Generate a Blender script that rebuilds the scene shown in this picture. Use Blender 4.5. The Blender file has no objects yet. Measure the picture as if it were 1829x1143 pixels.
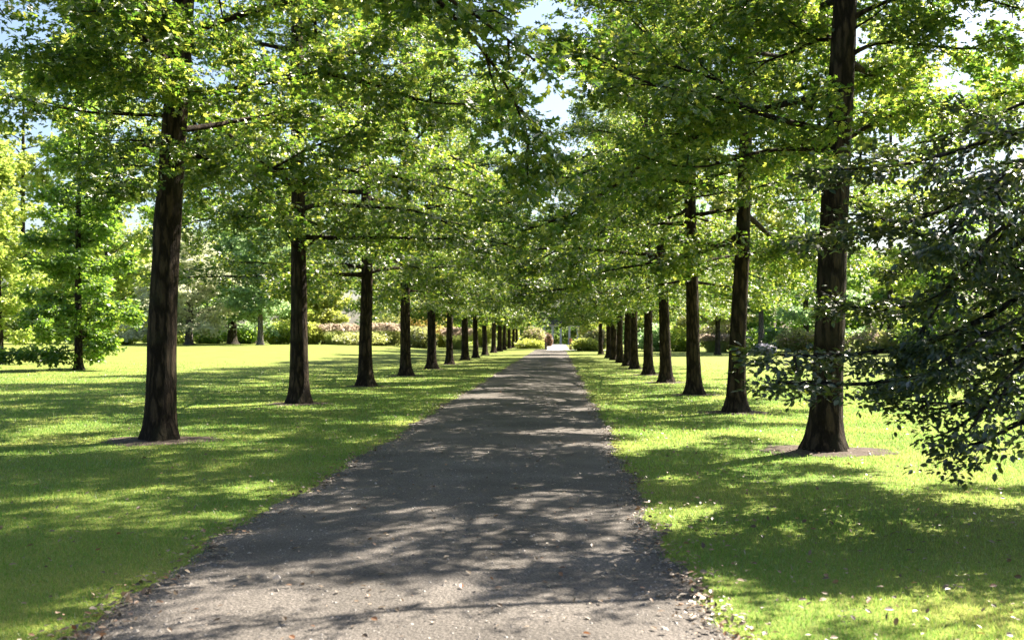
import bpy, math, random
import numpy as np

scene = bpy.context.scene
COL = scene.collection
F = 1778.0            # focal length in photo pixels (35 mm on a 36 mm sensor, 1829 px wide)
VX, VY = 997.0, 600.0 # vanishing point of the avenue in the photo
CAM_Z = 1.6
pi = math.pi


def smooth(a, b, x):
    t = np.clip((np.asarray(x, float) - a) / (b - a), 0, 1)
    return t * t * (3 - 2 * t)


def ground_z(x, y):
    """the lawn beyond the left row climbs gently"""
    return 0.66 * smooth(45, 108, y) * smooth(7, 24, -np.asarray(x, float))


def at(px, py, Y):
    """a photo measurement at distance Y, in metres"""
    return np.array([(px - VX) / F * Y, Y, CAM_Z - (py - VY) / F * Y])


# ------------------------------------------------------------------ mesh helpers
def mesh_data(name, V, faces, mats, smooth_shade=False, mat_idx=None):
    """faces: list of (M,k) int arrays"""
    me = bpy.data.meshes.new(name)
    V = np.asarray(V, np.float32)
    faces = [np.asarray(f, np.int32) for f in faces if len(f)]
    loops = np.concatenate([f.ravel() for f in faces])
    tot = np.concatenate([np.full(len(f), f.shape[1], np.int32) for f in faces])
    start = np.concatenate([[0], np.cumsum(tot)[:-1]]).astype(np.int32)
    me.vertices.add(len(V)); me.vertices.foreach_set('co', V.ravel())
    me.loops.add(len(loops)); me.loops.foreach_set('vertex_index', loops)
    me.polygons.add(len(tot)); me.polygons.foreach_set('loop_start', start)
    me.polygons.foreach_set('use_smooth', np.full(len(tot), smooth_shade, bool))
    for m in (mats if isinstance(mats, (list, tuple)) else [mats]):
        me.materials.append(m)
    if mat_idx is not None:
        me.polygons.foreach_set('material_index', np.asarray(mat_idx, np.int32))
    me.update(calc_edges=True)
    return me


def link(name, me, parent=None, loc=(0, 0, 0)):
    o = bpy.data.objects.new(name, me)
    COL.objects.link(o)
    o.location = loc
    if parent: o.parent = parent
    return o


def tag(o, label=None, cat=None, group=None, kind=None):
    if label: o['label'] = label
    if cat: o['category'] = cat
    if group: o['group'] = group
    if kind: o['kind'] = kind
    return o


def thing(name, label, cat, loc, rz=0.0, scale=1.0, group=None):
    o = bpy.data.objects.new(name, None); COL.objects.link(o)
    o.empty_display_size = 0.3
    o.location = loc; o.rotation_euler = (0, 0, rz)
    o.scale = (scale,) * 3 if not isinstance(scale, (tuple, list)) else scale
    return tag(o, label, cat, group)


class MB:
    """collects pieces of ONE mesh"""
    def __init__(s): s.V = []; s.Q = []; s.T = []; s.n = 0
    def add(s, V, Q=None, T=None):
        if Q is not None and len(Q): s.Q.append(np.asarray(Q) + s.n)
        if T is not None and len(T): s.T.append(np.asarray(T) + s.n)
        s.V.append(np.asarray(V, float)); s.n += len(V)
    def tube(s, P, R, sides=6, cap=True):
        P = np.asarray(P, float); R = np.asarray(R, float); n = len(P)
        T = np.gradient(P, axis=0); T /= np.linalg.norm(T, axis=1)[:, None] + 1e-9
        ref = np.array([0.0, 0, 1]) if abs(T.mean(0)[2]) < 0.8 else np.array([1.0, 0, 0])
        A = np.cross(T, ref); A /= np.linalg.norm(A, axis=1)[:, None] + 1e-9
        B = np.cross(T, A)
        th = np.linspace(0, 2 * pi, sides, endpoint=False)
        V = P[:, None] + R[:, None, None] * (np.cos(th)[None, :, None] * A[:, None] + np.sin(th)[None, :, None] * B[:, None])
        i = np.arange(n - 1)[:, None] * sides; j = np.arange(sides)[None]; k = (j + 1) % sides
        Q = np.stack([i + j, i + k, i + sides + k, i + sides + j], -1).reshape(-1, 4)
        s.add(V.reshape(-1, 3), Q)
    def box(s, c, d, rz=0.0):
        c = np.asarray(c, float); d = np.asarray(d, float) / 2
        v = np.array([[x, y, z] for z in (-1, 1) for y in (-1, 1) for x in (-1, 1)], float) * d
        ca, sa = math.cos(rz), math.sin(rz)
        v = np.stack([v[:, 0] * ca - v[:, 1] * sa, v[:, 0] * sa + v[:, 1] * ca, v[:, 2]], 1) + c
        s.add(v, [[0, 2, 3, 1], [4, 5, 7, 6], [0, 1, 5, 4], [2, 6, 7, 3], [0, 4, 6, 2], [1, 3, 7, 5]])
    def lathe(s, prof, c=(0, 0, 0), sides=16):
        prof = np.asarray(prof, float)
        th = np.linspace(0, 2 * pi, sides, endpoint=False)
        V = np.stack([prof[:, 0, None] * np.cos(th), prof[:, 0, None] * np.sin(th), np.repeat(prof[:, 1, None], sides, 1)], -1)
        i = np.arange(len(prof) - 1)[:, None] * sides; j = np.arange(sides)[None]; k = (j + 1) % sides
        s.add(V.reshape(-1, 3) + np.asarray(c), np.stack([i + j, i + k, i + sides + k, i + sides + j], -1).reshape(-1, 4))
    def mesh(s, name, mat, sm=True):
        f = []
        if s.Q: f.append(np.concatenate(s.Q))
        if s.T: f.append(np.concatenate(s.T))
        return mesh_data(name, np.concatenate(s.V), f, mat, sm)


# leaf outlines: x along the midrib, y across, z up.  (verts, list of faces)
def oak_template():
    v = [(0, 0, 0), (.14, .05, .02), (.46, .09, .03), (.82, .07, .02), (1, 0, -.06), (.42, .37, .07), (.78, .34, .03),
         (.14, -.05, .02), (.46, -.09, .03), (.82, -.07, .02), (.42, -.37, .07), (.78, -.34, .03)]
    f4 = [(0, 1, 2, 4), (0, 4, 8, 7)]
    f3 = [(1, 5, 2), (2, 3, 4), (2, 6, 3), (7, 8, 10), (8, 4, 9), (8, 9, 11)]
    return np.array(v), f4, f3


def ovate_template():
    v = [(0, 0, 0), (.28, .24, .05), (.62, .25, .04), (1, 0, -.08), (.62, -.25, .04), (.28, -.24, .05), (.5, 0, -.02)]
    return np.array(v), [(0, 6, 2, 1), (0, 5, 4, 6)], [(6, 3, 2), (6, 4, 3)]


def clump_template():
    """a twig tip with its few leaves, for trees far off"""
    v = [(0, 0, 0), (.45, .30, .10), (1, .05, -.06), (.5, -.30, .06), (.1, .5, -.05), (.55, .62, .02)]
    return np.array(v), [(0, 3, 2, 1)], [(0, 1, 4), (1, 5, 4)]


TEMPL = {'oak': oak_template(), 'ovate': ovate_template(), 'clump': clump_template()}


def leaf_mesh(name, P, D, N, S, templ, mat):
    v, f4, f3 = TEMPL[templ]
    D = D / (np.linalg.norm(D, axis=1)[:, None] + 1e-9)
    Y = np.cross(N, D); Y /= np.linalg.norm(Y, axis=1)[:, None] + 1e-9
    Z = np.cross(D, Y)
    V = P[:, None] + S[:, None, None] * (v[None, :, 0, None] * D[:, None] + v[None, :, 1, None] * Y[:, None] + v[None, :, 2, None] * Z[:, None])
    off = (np.arange(len(P)) * len(v))[:, None, None]
    fs = [(np.array(f)[None] + off).reshape(-1, len(f[0])) for f in (f4, f3) if f]
    return mesh_data(name, V.reshape(-1, 3), fs, mat)


def cluster_leaves(rng, centres, tang, per, size, tilt=0.55, spread=0.07, droop=0.25):
    n = len(centres) * per
    C = np.repeat(centres, per, 0); T = np.repeat(tang, per, 0)
    D = rng.normal(0, 1, (n, 3)) * [1, 1, .45] + T * 0.8; D[:, 2] -= droop
    D /= np.linalg.norm(D, axis=1)[:, None] + 1e-9
    N = rng.normal(0, tilt, (n, 3)) + [0, 0, 1]
    S = size * rng.uniform(.72, 1.25, n)
    return C + D * rng.uniform(.1, 1, (n, 1)) * spread, D, N, S


# ------------------------------------------------------------------ materials
def nodes_of(name):
    m = bpy.data.materials.new(name); m.use_nodes = True
    nt = m.node_tree; nt.nodes.clear()
    out = nt.nodes.new('ShaderNodeOutputMaterial')
    def nd(t, **k):
        n = nt.nodes.new('ShaderNode' + t)
        for a, b in k.items(): setattr(n, a, b)
        return n
    return m, nt, out, nd


def ramp(nd, stops, interp='LINEAR'):
    r = nd('ValToRGB'); cr = r.color_ramp; cr.interpolation = interp
    while len(cr.elements) < len(stops): cr.elements.new(0.5)
    for e, (p, c) in zip(cr.elements, stops):
        e.position = p; e.color = (*c, 1)
    return r


def leaf_mat(name, cols, trans, tfac=0.42, gloss=0.06, rough=0.42, cap=.16, patch=0.0):
    """cols / trans: colour stops picked per leaf; trans: light passing through"""
    m, nt, out, nd = nodes_of(name); L = nt.links.new
    g = nd('NewGeometry')
    k = len(cols)
    r1 = ramp(nd, [(i / max(1, k - 1), c) for i, c in enumerate(cols)])
    r2 = ramp(nd, [(i / max(1, len(trans) - 1), c) for i, c in enumerate(trans)])
    pick = g.outputs['Random Per Island']
    if patch:      # worn and dry areas a few metres across
        tc = nd('TexCoord'); pn = nd('TexNoise'); pn.inputs['Scale'].default_value = .55; pn.inputs['Detail'].default_value = 5
        L(tc.outputs['Object'], pn.inputs['Vector'])
        a = nd('Math', operation='MULTIPLY_ADD'); L(pn.outputs[0], a.inputs[0]); a.inputs[1].default_value = patch; a.inputs[2].default_value = -.5 * patch - .12
        b2 = nd('Math', operation='MULTIPLY_ADD', use_clamp=True); L(pick, b2.inputs[0]); b2.inputs[1].default_value = .85; L(a.outputs[0], b2.inputs[2])
        pick = b2.outputs[0]
    L(pick, r1.inputs[0]); L(pick, r2.inputs[0])
    d = nd('BsdfDiffuse'); t = nd('BsdfTranslucent'); gl = nd('BsdfGlossy')
    L(r1.outputs[0], d.inputs[0]); L(r2.outputs[0], t.inputs[0])
    gl.inputs['Roughness'].default_value = rough; gl.inputs[0].default_value = (1, 1, 1, 1)
    mx = nd('MixShader'); mx.inputs[0].default_value = tfac
    L(d.outputs[0], mx.inputs[1]); L(t.outputs[0], mx.inputs[2])
    fr = nd('Fresnel'); fr.inputs[0].default_value = 1.4
    ml = nd('Math', operation='MULTIPLY'); ml.inputs[1].default_value = gloss / 0.04
    L(fr.outputs[0], ml.inputs[0]); 
    cl = nd('Math', operation='MINIMUM'); cl.inputs[1].default_value = cap; L(ml.outputs[0], cl.inputs[0])
    m2 = nd('MixShader'); L(cl.outputs[0], m2.inputs[0]); L(mx.outputs[0], m2.inputs[1]); L(gl.outputs[0], m2.inputs[2])
    L(m2.outputs[0], out.inputs[0])
    return m


def bark_mat(name, dark, light, moss=None, scale=1.0):
    m, nt, out, nd = nodes_of(name); L = nt.links.new
    tc = nd('TexCoord'); mp = nd('Mapping'); mp.inputs['Scale'].default_value = (15 * scale, 15 * scale, 3.4 * scale)
    L(tc.outputs['Object'], mp.inputs[0])
    n1 = nd('TexNoise'); n1.inputs['Scale'].default_value = 1.6; n1.inputs['Detail'].default_value = 6; n1.inputs['Roughness'].default_value = .65
    L(mp.outputs[0], n1.inputs['Vector'])
    v = nd('TexVoronoi', feature='DISTANCE_TO_EDGE'); v.inputs['Scale'].default_value = 1.5
    mxv = nd('MixRGB'); mxv.inputs[0].default_value = .62; L(mp.outputs[0], mxv.inputs[1]); L(n1.outputs['Color'], mxv.inputs[2])
    L(mxv.outputs[0], v.inputs['Vector'])
    n2 = nd('TexNoise'); n2.inputs['Scale'].default_value = 2.2; n2.inputs['Detail'].default_value = 3
    L(tc.outputs['Object'], n2.inputs['Vector'])
    mul = nd('Math', operation='MULTIPLY'); L(n1.outputs[0], mul.inputs[0]); mul.inputs[1].default_value = 1
    sm = nd('MapRange'); sm.inputs['From Max'].default_value = .22; L(v.outputs['Distance'], sm.inputs['Value'])
    add = nd('Math', operation='MULTIPLY'); L(sm.outputs[0], add.inputs[0]); L(mul.outputs[0], add.inputs[1])
    r = ramp(nd, [(0, tuple(c * .5 for c in dark)), (.25, dark), (.7, light)])
    L(add.outputs[0], r.inputs[0])
    colour = r.outputs[0]
    if moss:
        mm = nd('MixRGB'); mm.inputs[2].default_value = (*moss, 1)
        mr = nd('MapRange'); mr.inputs['From Min'].default_value = .52; mr.inputs['From Max'].default_value = .72; mr.inputs['To Max'].default_value = .7
        L(n2.outputs[0], mr.inputs[0]); L(mr.outputs[0], mm.inputs[0]); L(colour, mm.inputs[1]); colour = mm.outputs[0]
    b = nd('BsdfPrincipled'); b.inputs['Roughness'].default_value = .9; b.inputs['Specular IOR Level'].default_value = .15
    L(colour, b.inputs['Base Color'])
    bp = nd('Bump'); bp.inputs['Strength'].default_value = 1; bp.inputs['Distance'].default_value = .05
    L(add.outputs[0], bp.inputs['Height']); L(bp.outputs[0], b.inputs['Normal'])
    L(b.outputs[0], out.inputs[0])
    return m


def noisy_mat(name, stops, scale=3.0, detail=6, rough=.9, bump=.3, bscale=60, bdist=.02, fine=None, spec=.2):
    """fine: (scale, weight) adds a small grain to the colour choice"""
    m, nt, out, nd = nodes_of(name); L = nt.links.new
    tc = nd('TexCoord')
    n1 = nd('TexNoise'); n1.inputs['Scale'].default_value = scale; n1.inputs['Detail'].default_value = detail
    L(tc.outputs['Object'], n1.inputs['Vector'])
    val = n1.outputs[0]
    if fine:
        n3 = nd('TexNoise'); n3.inputs['Scale'].default_value = fine[0]; n3.inputs['Detail'].default_value = 3
        L(tc.outputs['Object'], n3.inputs['Vector'])
        mx = nd('Mix'); mx.inputs[0].default_value = fine[1]
        L(val, mx.inputs[2]); L(n3.outputs[0], mx.inputs[3]); val = mx.outputs[0]
    r = ramp(nd, stops); L(val, r.inputs[0])
    b = nd('BsdfPrincipled'); b.inputs['Roughness'].default_value = rough; b.inputs['Specular IOR Level'].default_value = spec
    L(r.outputs[0], b.inputs['Base Color'])
    n2 = nd('TexNoise'); n2.inputs['Scale'].default_value = bscale; n2.inputs['Detail'].default_value = 4
    L(tc.outputs['Object'], n2.inputs['Vector'])
    bp = nd('Bump'); bp.inputs['Strength'].default_value = bump; bp.inputs['Distance'].default_value = bdist
    L(n2.outputs[0], bp.inputs['Height']); L(bp.outputs[0], b.inputs['Normal'])
    L(b.outputs[0], out.inputs[0])
    return m


M = {}
M['oak'] = leaf_mat('oak_leaf', [(.018, .046, .014), (.028, .062, .016), (.042, .080, .018), (.060, .092, .022)],
                    [(.08, .20, .02), (.17, .33, .03), (.36, .52, .05), (.70, .74, .12)], .46, .018, .42, .14)
M['beech'] = leaf_mat('beech_leaf', [(.013, .028, .016), (.018, .036, .018), (.026, .046, .018)],
                      [(.06, .14, .02), (.12, .22, .02), (.36, .44, .03)], .32, .06, .38, .16)
M['lime'] = leaf_mat('lime_green_leaf', [(.09, .15, .02), (.13, .19, .03), (.19, .22, .035)], [(.46, .68, .11), (.60, .76, .14), (.72, .76, .18)], .52, .025)
M['deep'] = leaf_mat('deep_green_leaf', [(.03, .085, .02), (.045, .105, .025), (.07, .12, .025)], [(.26, .52, .05), (.42, .60, .06)], .5, .03)
M['teal'] = leaf_mat('blue_green_leaf', [(.06, .14, .075), (.10, .17, .08), (.13, .19, .08)], [(.40, .64, .28), (.52, .72, .30)], .5, .03)
M['silver'] = leaf_mat('silvery_leaf', [(.36, .41, .26), (.43, .46, .31), (.48, .49, .34)], [(.68, .73, .48), (.74, .76, .53)], .5, .03)
M['yellow'] = leaf_mat('yellow_leaf', [(.16, .20, .035), (.22, .25, .05), (.28, .28, .06)], [(.60, .72, .14), (.70, .74, .16)], .5, .03)
M['olive'] = leaf_mat('olive_leaf', [(.14, .17, .06), (.20, .22, .08), (.25, .25, .11)], [(.55, .62, .18), (.64, .66, .24)], .48, .03)
M['orange'] = leaf_mat('amber_leaf', [(.32, .22, .08), (.36, .26, .10), (.28, .26, .08)], [(.76, .56, .2), (.74, .64, .2)], .48, .03)
M['pinkish'] = leaf_mat('pink_bloom', [(.38, .25, .24), (.42, .31, .27), (.34, .32, .2)], [(.58, .42, .38), (.58, .5, .36)], .48, .03)
M['redleaf'] = leaf_mat('red_leaf', [(.16, .09, .07), (.20, .12, .08), (.16, .14, .07)], [(.3, .17, .12), (.3, .22, .12)], .4, .04)
M['white'] = leaf_mat('white_bloom', [(.34, .34, .27), (.32, .33, .24)], [(.42, .43, .32), (.42, .42, .3)], .3, .03)
M['bark'] = bark_mat('oak_bark', (.022, .0155, .011), (.078, .055, .038), moss=(.042, .04, .024))
M['barkgrey'] = bark_mat('grey_bark', (.10, .09, .09), (.22, .20, .19))
M['barkdark'] = bark_mat('dark_bark', (.03, .026, .022), (.09, .075, .06))
M['barkbeech'] = bark_mat('smooth_dark_bark', (.02, .018, .016), (.05, .045, .038))
M['lawn'] = noisy_mat('lawn_turf', [(.25, (.075, .120, .022)), (.48, (.13, .170, .032)), (.62, (.18, .20, .042)), (.8, (.24, .22, .07))],
                      scale=.55, detail=9, bump=.55, bscale=70, bdist=.03, fine=(34, .45))
M['grass'] = leaf_mat('grass_blade', [(.055, .115, .022), (.085, .150, .028), (.13, .175, .035), (.24, .23, .08)],
                      [(.24, .48, .09), (.36, .58, .11), (.52, .66, .14), (.70, .70, .24)], .44, .006, .6, .1, 1.9)
M['path'] = noisy_mat('cinder_path', [(.30, (.040, .037, .035)), (.46, (.074, .068, .063)), (.56, (.112, .102, .095)), (.70, (.22, .20, .185))],
                      scale=1.1, detail=12, bump=1.0, bscale=42, bdist=.02, fine=(75, .62))
M['soil'] = noisy_mat('bare_soil', [(.3, (.036, .029, .023)), (.55, (.08, .063, .052)), (.75, (.15, .125, .105))],
                      scale=5, detail=8, bump=.8, bscale=30, bdist=.04, fine=(60, .4))
M['litter'] = leaf_mat('dry_leaf', [(.04, .024, .014), (.075, .045, .025), (.11, .072, .042), (.22, .165, .11), (.18, .075, .03)],
                       [(.12, .07, .03), (.2, .12, .05), (.3, .2, .1), (.3, .24, .16), (.4, .14, .03)], .2, .05, .5)
M['pebble'] = leaf_mat('path_stone', [(.05, .046, .044), (.10, .095, .09), (.17, .155, .145), (.27, .25, .23)], [(0, 0, 0), (0, 0, 0)], 0.0, .03, .6)
M['paving'] = noisy_mat('pale_gravel', [(.35, (.55, .52, .49)), (.65, (.66, .63, .60))], scale=4, bump=.2, bscale=40)
M['stone'] = noisy_mat('lilac_grey_paint', [(.3, (.30, .30, .34)), (.7, (.40, .40, .45))], scale=2, bump=.1, bscale=20)
M['darkroof'] = noisy_mat('dark_slate', [(.3, (.035, .036, .045)), (.7, (.06, .06, .07))], scale=3, bump=.3, bscale=15)
M['postwood'] = noisy_mat('weathered_post', [(.3, (.16, .11, .08)), (.7, (.30, .23, .18))], scale=8, bump=.3, bscale=40)
M['terracotta'] = noisy_mat('terracotta', [(.3, (.30, .14, .09)), (.7, (.40, .21, .14))], scale=8, bump=.2, bscale=40)
M['palewood'] = noisy_mat('pale_lilac_paint', [(.3, (.52, .50, .58)), (.7, (.62, .60, .68))], scale=6, bump=.1, bscale=40)
M['lilac'] = leaf_mat('lilac_bloom', [(.30, .30, .38), (.34, .34, .41)], [(.4, .4, .5), (.44, .43, .5)], .45, .02)
M['plume'] = leaf_mat('pink_plume', [(.36, .27, .24), (.40, .32, .27), (.36, .32, .22)], [(.56, .44, .38), (.56, .50, .36)], .5, .02)
M['reed'] = leaf_mat('reed_blade', [(.12, .18, .06), (.17, .22, .07), (.26, .26, .1)], [(.46, .6, .2), (.56, .64, .2)], .5, .03)


# ------------------------------------------------------------------ tree generator
def resample(P, n):
    P = np.asarray(P, float)
    s = np.concatenate([[0], np.cumsum(np.linalg.norm(np.diff(P, axis=0), axis=1))])
    t = np.linspace(0, s[-1], n)
    # smooth a little by Catmull-like averaging after linear sampling
    Q = np.stack([np.interp(t, s, P[:, k]) for k in range(3)], 1)
    for _ in range(1):
        Q[1:-1] = .25 * Q[:-2] + .5 * Q[1:-1] + .25 * Q[2:]
    return Q, s[-1]


def trunk_rings(mb, rng, path, r_bh, H, sides=22, flare=.5, knots=()):
    """tapering trunk with root flare, lobes and a few swellings"""
    z = np.concatenate([np.linspace(-.12, .9, 12), np.linspace(1.15, H * .96, 34)])
    P = np.stack([np.interp(z, path[:, 2], path[:, 0]), np.interp(z, path[:, 2], path[:, 1]), z], 1)
    tz = np.clip(z / H, 0, 1)
    r = r_bh * (1.06 - .62 * tz ** .8 - .38 * tz ** 3) 
    r = np.maximum(r, .012)
    r = r * (1 + flare * np.exp(-np.maximum(z, 0) / .20) + .10 * np.exp(-np.maximum(z, 0) / .9))
    for kz, ks in knots:
        r = r * (1 + ks * np.exp(-((z - kz) / .16) ** 2))
    th = np.linspace(0, 2 * pi, sides, endpoint=False)
    ph = rng.uniform(0, 6.28, 4)
    lob = (1 + .11 * np.exp(-np.maximum(z, 0) / .35)[:, None] * np.cos(5 * th + ph[0])[None]
           + .035 * np.cos(2 * th[None] + ph[1] + z[:, None] * .5) + .02 * np.cos(3 * th[None] + ph[2] + z[:, None] * 1.9)
           + rng.normal(0, .012, (len(z), sides)))
    V = np.stack([P[:, 0, None] + r[:, None] * lob * np.cos(th), P[:, 1, None] + r[:, None] * lob * np.sin(th),
                  np.repeat(z[:, None], sides, 1)], -1)
    n = len(z)
    i = np.arange(n - 1)[:, None] * sides; j = np.arange(sides)[None]; k = (j + 1) % sides
    mb.add(V.reshape(-1, 3), np.stack([i + j, i + k, i + sides + k, i + sides + j], -1).reshape(-1, 4))
    return lambda zz: np.array([np.interp(zz, path[:, 2], path[:, 0]), np.interp(zz, path[:, 2], path[:, 1]), zz]), \
        lambda zz: float(np.interp(zz, z, r))


def grow(seed, H=14.0, R=4.8, zb=3.2, r_bh=.21, n_limbs=30, leaves=40000, per=9, size=.104, templ='oak', leafmat='oak',
         barkmat='bark', lean=(0, 0), custom=(), n_branch=7, form='oak', sec=1.0, twig_sides=4, knots=(), flare=.5,
         tilt=.6, spread=.12, flat=.13, wide=.20, path=None, no_auto=None, droop=.25, ztop=.95, cw=1.0):
    """returns (trunk mesh, [branch meshes], crown mesh)"""
    rng = np.random.default_rng(seed)
    if path is None:
        zz = np.linspace(-.2, H, 12)
        wob = np.cumsum(rng.normal(0, .025, (12, 2)), 0); wob -= wob[0]
        path = np.stack([lean[0] * np.maximum(zz, 0) / H + wob[:, 0], lean[1] * np.maximum(zz, 0) / H + wob[:, 1], zz], 1)
    tb = MB()
    pos, rad = trunk_rings(tb, rng, path, r_bh, H, flare=flare, knots=knots)
    limbs = []
    for c in custom:
        limbs.append(np.asarray(c, float))
    az = rng.uniform(0, 6.28)
    auto = []
    for i in range(n_limbs):
        u = (i + rng.uniform(-.3, .3)) / n_limbs
        u = min(max(u, 0), 1)
        z = zb + (H * ztop - zb) * u ** (1.0 if form != 'oak' else 1.08)
        az += 2.39996 + rng.normal(0, .25)
        if no_auto is not None and no_auto(z, math.atan2(math.sin(az), math.cos(az))):
            continue
        if form == 'cone':
            Lr = R * (1 - u) ** .75 + .35; e0 = math.radians(2 + 30 * u); curve = math.radians(-14)
        elif form == 'round':
            Lr = R * math.sqrt(max(.05, 1 - (u * 1.15 - .28) ** 2 * 1.1)); e0 = math.radians(12 + 55 * u); curve = math.radians(-12)
        elif form == 'spread':
            Lr = R * math.sqrt(max(.05, 1 - (u) ** 2)); e0 = math.radians(25 + 45 * u); curve = math.radians(-30)
        else:
            Lr = R * (1 - max(0, u - .12) ** 1.5 * .86) * (.9 + .1 * min(1, u * 6)); e0 = math.radians(2 + 58 * u ** 1.1); curve = math.radians(-30 + 22 * u)
        Lr *= rng.uniform(.78, 1.1)
        n = 8; p = pos(z) - np.array([math.cos(az), math.sin(az), 0]) * rad(z) * .3
        a, e = az, e0 + rng.normal(0, .17)
        pts = [p]; st = Lr / (n - 1)
        for k in range(n - 1):
            a += rng.normal(0, .13); e += curve / (n - 1) + rng.normal(0, .10)
            p = p + st * np.array([math.cos(a) * math.cos(e), math.sin(a) * math.cos(e), math.sin(e)])
            pts.append(p)
        pts = np.array(pts)
        if form == 'oak':
            lo = 3.3
            pts[:, 2] = np.where(pts[:, 2] < lo, lo - (lo - pts[:, 2]) * .22, pts[:, 2])
        auto.append(pts)
    limbs += auto
    secs = []; sw = []; branch_meshes = []
    for li, P in enumerate(limbs):
        Q, Ln = resample(P, max(6, int(2 + len(P) * 1.6)))
        r0 = min(.010 + .0100 * Ln, rad(min(max(Q[0][2], .5), H * .95)) * .62)
        rr = r0 * (1 - .86 * np.linspace(0, 1, len(Q)) ** .8); rr[0] *= 1.45
        mb = MB() if li < n_branch else tb
        mb.tube(Q, np.maximum(rr, .004), 7 if li < n_branch else 5)
        s = np.linspace(0, Ln, len(Q)); d = max(.55, .2 * Ln) * rng.uniform(.8, 1.1); sd = 1
        Tn = np.gradient(Q, axis=0); Tn /= np.linalg.norm(Tn, axis=1)[:, None]
        while d < Ln * 1.0:
            f = d / Ln
            p = np.array([np.interp(d, s, Q[:, k]) for k in range(3)]); t = np.array([np.interp(d, s, Tn[:, k]) for k in range(3)])
            ang = sd * math.radians(rng.uniform(32, 72)); sd = -sd
            ca, sa = math.cos(ang), math.sin(ang)
            dv = np.array([t[0] * ca - t[1] * sa, t[0] * sa + t[1] * ca, t[2] * .6 + rng.uniform(-.25, .35)])
            dv /= np.linalg.norm(dv)
            l = sec * rng.uniform(.65, 1.2) * (1.25 - .75 * f) * min(1.0, .35 + Ln * .17)
            q = [p]
            for k in range(3):
                dv = dv + rng.normal(0, .14, 3) + [0, 0, -.05]; dv /= np.linalg.norm(dv)
                nxt = q[-1] + dv * l / 3
                if form == 'oak' and nxt[2] < 2.9: nxt[2] = 2.9 + (nxt[2] - 2.9) * .3
                q.append(nxt)
            q = np.array(q); secs.append(q); sw.append((cw[li] if isinstance(cw, list) else cw) if li < len(custom) else 1.0)
            rs = min(.016, .5 * r0) * np.linspace(1, .3, 4)
            mb.tube(q, rs, twig_sides)
            d += rng.uniform(.28, .52) * max(1, sec * .9)
        tip = Q[-3:]
        secs.append(np.concatenate([tip, tip[-1:] + (tip[-1] - tip[0]) * .15])); sw.append((cw[li] if isinstance(cw, list) else cw) if li < len(custom) else 1.0)
        if li < n_branch:
            branch_meshes.append(mb.mesh('branch', M[barkmat]))
    S = np.stack([np.asarray(q)[[0, 1, 2, 3]] for q in secs])
    ln = np.linalg.norm(np.diff(S, axis=1), axis=2).sum(1) * np.array(sw) * (rng.lognormal(0, .5, len(sw)) if form == 'oak' else 1.0)
    nc = max(1, leaves // per)
    pick = rng.choice(len(S), nc, p=ln / ln.sum())
    t = rng.uniform(.12, 3.15, nc)
    if form == 'oak': t = np.clip(np.round(t * 1.7) / 1.7 + rng.normal(0, .13, nc), .05, 3.2)
    i = np.minimum(t.astype(int), 2); f = (t - i)[:, None]
    A = S[pick, i]; B = S[pick, i + 1]
    C = A + (B - A) * f; T = (B - A); T /= np.linalg.norm(T, axis=1)[:, None] + 1e-9
    side = np.cross(T, [0, 0, 1]); side /= np.linalg.norm(side, axis=1)[:, None] + 1e-6
    C = C + side * rng.normal(0, wide, (nc, 1)) * sec + rng.normal(0, flat, (nc, 3)) * [.6, .6, 1] - [0, 0, .03]
    lp, ld, lnorm, ls = cluster_leaves(rng, C, T, per, size, tilt, spread, droop)
    crown = leaf_mesh('crown', lp, ld, lnorm, ls, templ, M[leafmat])
    return tb.mesh('trunk', M[barkmat]), branch_meshes, crown


def place_tree(name, data, label, cat, loc, rz=0.0, scale=1.0, group=None):
    root = thing(name, label, cat, loc, rz, scale, group)
    tr, br, cr = data
    link('trunk', tr, root)
    for b in br: link('branch', b, root)
    link('crown', cr, root)
    return root


def copy_tree(src, label, loc, rz, scale):
    c = src.copy(); COL.objects.link(c)
    c.location = loc; c.rotation_euler = (0, 0, rz); c.scale = (scale,) * 3 if not isinstance(scale, (tuple, list)) else scale
    c['label'] = label
    for ch in src.children:
        d = ch.copy(); COL.objects.link(d); d.parent = c
    return c


# ------------------------------------------------------------------ the two rows of oaks
XL, XR = -6.1, 3.7
left_px = [285, 534, 653, 725, 771, 803, 831, 849, 866, 882, 892, 900.5, 910, 917, 923]
right_px = [1472, 1314, 1241, 1190, 1158, 1134, 1121, 1108, 1096.5, 1087, 1073]
left_pos = [(XL, XL * F / (p - VX)) for p in left_px]
right_pos = [(XR, XR * F / (p - VX)) for p in right_px]
ORD = ['first', 'second', 'third', 'fourth', 'fifth', 'sixth', 'seventh', 'eighth', 'ninth', 'tenth', 'eleventh', 'twelfth',
       'thirteenth', 'fourteenth', 'fifteenth']


def rel(base, pts, Y, dy=0.0, bow=0.0):
    """photo measurements of a limb, relative to its tree; dy: how far it runs towards or away from the viewer by its tip"""
    n = len(pts); out = []
    for i, (px, py) in enumerate(pts):
        f = i / (n - 1)
        out.append(at(px, py, Y + dy * f + bow * math.sin(pi * f)) - np.array([base[0], base[1], 0]))
    return np.array(out)


def px_path(base, pts, H):
    q = np.array([at(px, py, base[1]) - np.array([base[0], base[1], 0]) for px, py in pts])
    q = q[np.argsort(q[:, 2])]
    top = q[-1] + (q[-1] - q[-2]) / max(.1, (q[-1] - q[-2])[2]) * (H + .5 - q[-1][2]) * np.array([.5, .5, 1])
    q[0][2] = -.3
    return np.vstack([q, top])


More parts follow.
